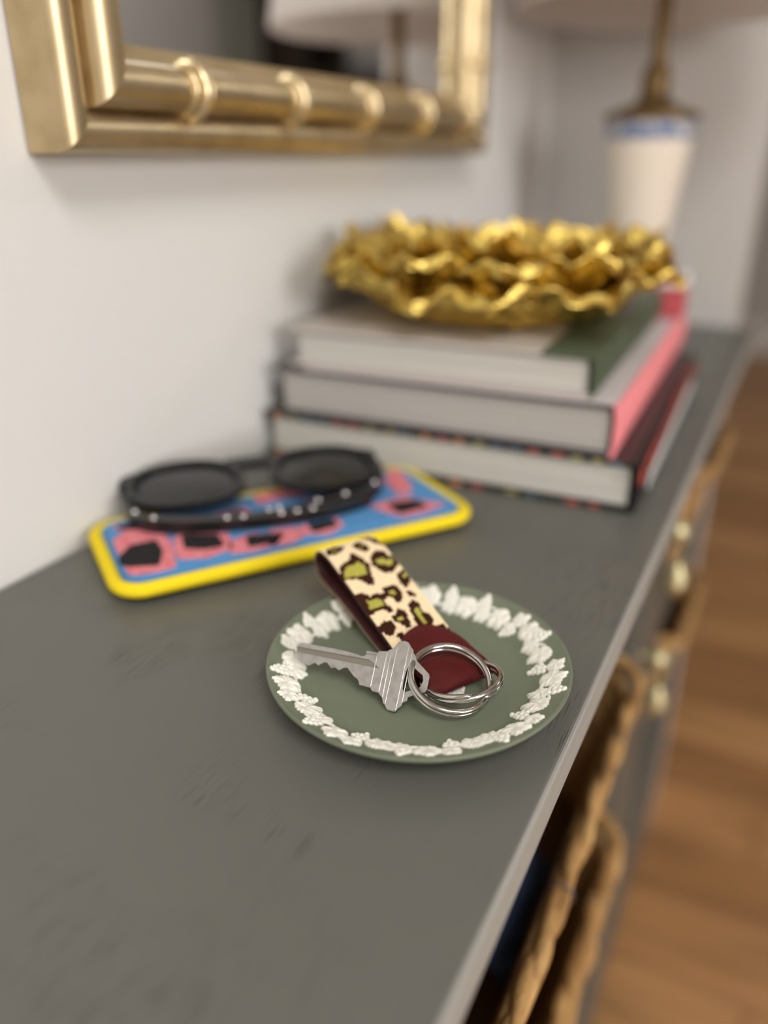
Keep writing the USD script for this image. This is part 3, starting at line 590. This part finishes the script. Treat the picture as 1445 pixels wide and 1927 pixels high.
# the spine's lettering is out of focus and unreadable: plain pale strokes
for i in range(15):
    x_ = .030 + i * .0165
    obj('spine_lettering', rbox((x_, -.0040, .0050), (x_ + .0105, -.0026, .0165), .0004), 'print_white', b1, False)
b2 = book('bright pink spined hardback with pale lilac cover, second from the bottom of the stack', .4310, -.2350, .8312, .221, .315, .0305, 'cover_grey', 'paper_b', spine='cover_pink', ct=.0024)
obj('dust_jacket', rbox((0.0006, .002, .0305), (.3145, .20, .0310), .0002), 'cover_lilac', b2, False, label='pale lilac jacket')
b3 = book('grey clothbound book with dark green spine under the gold bowl, topmost of the stack', .4360, -.2190, .8626, .196, .258, .0240, 'cover_stone', 'paper_a', spine='cover_green', ct=.0024)
obj('spine_wrap', rbox((-.0006, -.001, .0215), (.2586, .030, .0246), .0004), 'cover_green', b3, False, label='dark green cloth quarter binding')
bx = thing('gift_box', 'little red box with white lid at the far end of the book stack', 'box', (.704, -.226, .8626), RZB)
obj('box_body', rbox((0, 0, 0), (.034, .05, .024), .001), 'box_red', bx); obj('lid', rbox((-.001, -.001, .0242), (.035, .051, .034), .001), 'box_white', bx)

# ------------------------------------------------------------------ gold leaf bowl
BC = np.array([.540, -.122, .8874])
bowl = thing('leaf_bowl', 'gold metal bowl of crumpled overlapping leaves on top of the books', 'bowl', BC)
obj('bowl_base', lathe([(0, .0008), (.070, .0008), (.078, .004), (.083, .010), (.0815, .0112), (.076, .0058), (.068, .0025), (0, .0025)], n=48), 'gold_leaf', bowl, True)
def gold_leaf(seed, az, r0, r1, z0, z1, wid, curl):
    m_, n_ = 30, 21; s = np.linspace(0, 1, m_)[:, None]; t = np.linspace(-1, 1, n_)[None]
    r_ = np.random.default_rng(seed)
    wd = wid * (np.sin(np.pi * (.12 + .88 * s) ** .8) ** .7 * (1 - .15 * s) + .02) * (1 + .12 * np.sin(s * 26 + seed) * np.abs(t) ** 3)
    rad = r0 + (r1 - r0) * s + 0 * t; zz = z0 + (z1 - z0) * s ** .85 - curl * np.clip(s - .72, 0, 1) ** 2 * 6
    zz = zz + .010 * np.abs(t) ** 1.4 * np.sin(np.pi * s) + .0042 * np.sin(s * 17 + t * 2.5 + seed) * np.abs(t) + .0022 * np.cos(t * 9 + seed)
    P = np.c_[(s * 5 + 0 * t).ravel(), (t * 2 + 0 * s).ravel(), np.full(m_ * n_, seed * 7.3)]
    zz = zz + .0060 * meshkit.fbm(P).reshape(m_, n_); rad = rad + .004 * meshkit.fbm(P + 31).reshape(m_, n_); zz = np.maximum(zz, .0026)
    tx = wd * t
    X = rad * math.cos(az) - tx * math.sin(az); Y = rad * math.sin(az) + tx * math.cos(az)
    top = np.dstack([X, Y, zz]); bot = top - np.array([0, 0, .0016]); return solid_grid(top, bot)
for n_, r0, r1, z0, z1, wid, curl, ph in ((13, .071, .123, .004, .026, .036, .010, .15), (12, .066, .117, .008, .039, .036, .004, .4), (11, .060, .106, .012, .049, .036, .001, .1)):
    for k in range(n_):
        az = 2 * np.pi * k / n_ + ph + rng.uniform(-.1, .1)
        obj('leaf', gold_leaf(n_ * 10 + k, az, r0, r1 + rng.uniform(-.007, .006), z0, z1 + rng.uniform(-.005, .007), wid, curl), 'gold_leaf', bowl, True)

# ------------------------------------------------------------------ table lamp
LC = (.885, -.150, ZT)
lamp = thing('table_lamp', 'white tapered ceramic table lamp with blue band and linen shade at the far end', 'lamp', LC)
obj('lamp_base', lathe([(0, 0.0005), (.040, .0005), (.041, .006), (.034, .012), (.026, .03), (.0255, .07), (.0285, .10), (.0345, .15), (.0405, .200), (.0405, .2005), (0, .2005)], n=64), 'ceramic_white', lamp, 35)
obj('blue_band', lathe([(.0, .2006), (.0408, .2006), (.0425, .207), (.0430, .217), (.0, .217)], n=64), 'ceramic_blue', lamp, 35, label='blue painted band')
obj('brass_cap', lathe([(0, .2171), (.0445, .2171), (.0450, .2230), (.036, .2262), (.019, .232), (.0145, .2375), (.0130, .246), (.0140, .254), (.0110, .262), (.0072, .270), (.0065, .345), (0, .345)], n=48), 'dark_brass', lamp, 35)
obj('lamp_shade', lathe([(.136, .310), (.1375, .3105), (.1005, .530), (.099, .5295), (.0985, .529), (.1350, .3105)], n=72, closed=True), 'shade_linen', lamp, 35)
obj('shade_spider', cat([sweep([(0, 0, .345), (0, 0, .512)], .003, 8)] + [sweep([(0, 0, .512), (.0985 * math.cos(a_), .0995 * math.sin(a_), .522)], .0015, 6) for a_ in (0, 2.1, 4.2)]), 'dark_brass', lamp, True)

# ------------------------------------------------------------------ gilt bamboo mirror
X0, X1, Z0, Z1 = .268, .768, .988, 1.56
mir = thing('wall_mirror', 'rectangular mirror in a gilt faux bamboo frame hanging on the wall', 'mirror')
def rail(p0, p1, d_in, prof):
    """profile points (inset, out) swept between two outer corners with mitred ends; d_in: inward direction in the wall plane"""
    p0, p1, d_in = map(np.array, (p0, p1, d_in)); ax = (p1 - p0) / np.linalg.norm(p1 - p0)
    A_, B_ = [], []
    for i_, o_ in prof:
        A_.append(p0 + (d_in + ax) * i_ + np.array([0, -o_, 0])); B_.append(p1 + (d_in - ax) * i_ + np.array([0, -o_, 0]))
    n_ = len(prof); v = np.vstack([A_, B_]); f = []
    for a_ in range(n_):
        b_ = (a_ + 1) % n_; f += [[a_, n_ + a_, n_ + b_], [a_, n_ + b_, b_]]
    return trimesh.Trimesh(v, f, process=False)
arcp = lambda c, r, a0, a1, n: [(c[0] + r * math.cos(math.radians(t)), c[1] + r * math.sin(math.radians(t))) for t in np.linspace(a0, a1, n)]
prof = [(0, .0015), (0, .0165)] + arcp((.0085, .0190), .0085, 165, 20, 9) + [(.0175, .0195)] + arcp((.0280, .0235), .0100, 170, 8, 12) + [(.0395, .0220), (.0455, .0170), (.0455, .0015)]
frame = {}
for nm, p0, p1, di in (('b', (X0, 0, Z0), (X1, 0, Z0), (0, 0, 1)), ('t', (X0, 0, Z1), (X1, 0, Z1), (0, 0, -1)), ('l', (X0, 0, Z0), (X0, 0, Z1), (1, 0, 0)), ('r', (X1, 0, Z0), (X1, 0, Z1), (-1, 0, 0))):
    m_ = rail(p0, p1, di, prof); m_.fix_normals(); frame[nm] = obj('frame_rail', m_, 'gold_frame', mir, 35)
def node(c, ax):
    c = np.array(c, float); a_ = np.linspace(-20, 200, 26)
    ms = []
    for off, rr, wr in ((0, .0117, .0032), (-.0062, .0106, .0016), (.0062, .0106, .0016)):
        P = [(np.array([0, -math.sin(math.radians(t)) * rr, 0]) + (np.array([0, 0, math.cos(math.radians(t)) * rr]) if ax == 0 else np.array([math.cos(math.radians(t)) * rr, 0, 0])) + c + np.eye(3)[ax] * off) for t in a_]
        ms.append(sweep(P, wr, 10))
    return cat(ms)
for k in range(5):
    xx = .3515 + .0894 * k
    if xx < X1 - .05:
        obj('bamboo_node', node((xx, -.0235, Z0 + .028), 0), 'lit_gold_node', frame['b'], True); obj('bamboo_node', node((xx, -.0235, Z1 - .028), 0), 'lit_gold_node', frame['t'], True)
for k in range(6):
    zz = 1.0595 + .0894 * k
    if zz < Z1 - .05:
        obj('bamboo_node', node((X0 + .028, -.0235, zz), 2), 'lit_gold_node', frame['l'], True); obj('bamboo_node', node((X1 - .028, -.0235, zz), 2), 'lit_gold_node', frame['r'], True)
obj('mirror_glass', rbox((X0 + .040, -.0125, Z0 + .040), (X1 - .040, -.0085, Z1 - .040), .001), 'mirror_silver', mir, False)
obj('backing_board', rbox((X0 + .01, -.0080, Z0 + .01), (X1 - .01, -.0016, Z1 - .01), .001), 'dark_wood', mir, False)

# ------------------------------------------------------------------ the far side of the room, seen only in the mirror
wn = thing('window_1', None, None); data(wn, kind='structure')
obj('window_frame', cat([rbox((XF - .03, -2.62, 1.56), (XF - .001, -1.70, 1.62)), rbox((XF - .03, -2.62, 2.34), (XF - .001, -1.70, 2.40)), rbox((XF - .03, -2.62, 1.62), (XF - .001, -2.56, 2.34)), rbox((XF - .03, -1.76, 1.62), (XF - .001, -1.70, 2.34))]), 'trim_paint', wn, False)
for k in range(18):
    z_ = 1.63 + k * .0392
    obj('blind_slat', rbox((XF - .026, -2.555, z_), (XF - .006, -1.765, z_ + .036), .001), 'blind_white', wn, False)
dr = thing('dresser', 'dark wood dresser against the far wall reflected in the mirror', 'dresser', (XF - .47, -2.36, 0))
obj('carcass', rbox((0.02, 0, .08), (.45, .88, 1.38)), 'dark_wood', dr); obj('dresser_top', rbox((-.01, -.02, 1.3805), (.452, .90, 1.41)), 'dark_wood', dr)
for k in range(4): obj('drawer', rbox((.004, .03, .12 + k * .31), (.0195, .85, .40 + k * .31)), 'dark_wood', dr)
for q in ((.06, .04), (.06, .84), (.40, .04), (.40, .84)): obj('leg', rbox((q[0] - .025, q[1] - .025, 0), (q[0] + .025, q[1] + .025, .0795)), 'dark_wood', dr)
vs = thing('blue_vase', 'dark blue vase standing on the dresser, reflected in the mirror', 'vase', (XF - .25, -1.88, 1.4102))
obj('vase_body', lathe([(0, 0), (.05, 0), (.085, .05), (.09, .09), (.05, .14), (.04, .16), (.048, .175), (.04, .172), (.03, .15), (0, .03)], n=40), 'vase_blue', vs, True)
bc = thing('bookcase', 'tall dark wood bookcase in the room reflected in the mirror', 'bookcase', (4.26, YR + .02, 0))
for q in ((0, .03), (.41, .44)): obj('side', rbox((q[0], 0, 0), (q[1], .30, 2.2)), 'dark_wood', bc)
for k in range(6): obj('shelf', rbox((.0305, .005, .05 + k * .42), (.4095, .295, .075 + k * .42)), 'dark_wood', bc)
obj('back', rbox((.031, .0, .05), (.409, .0045, 2.19)), 'dark_wood', bc)
ct = thing('curtain', 'grey green floor length curtain beside the bookcase, reflected in the mirror', 'curtain', (4.03, YR + .04, .02))
k = np.linspace(0, 1, 60); P = np.c_[-.18 + .36 * k, .03 * np.sin(k * 30)]
tp_ = np.stack([np.c_[P, np.zeros(60)], np.c_[P, np.full(60, 2.3)]], 1); obj('curtain_cloth', solid_grid(tp_, tp_ + np.array([0, .004, 0])), 'sage_cloth', ct, True)
obj('curtain_rod', sweep([(-.22, 0, 2.33), (.22, 0, 2.33)], .012, 10), 'dark_brass', ct, True)
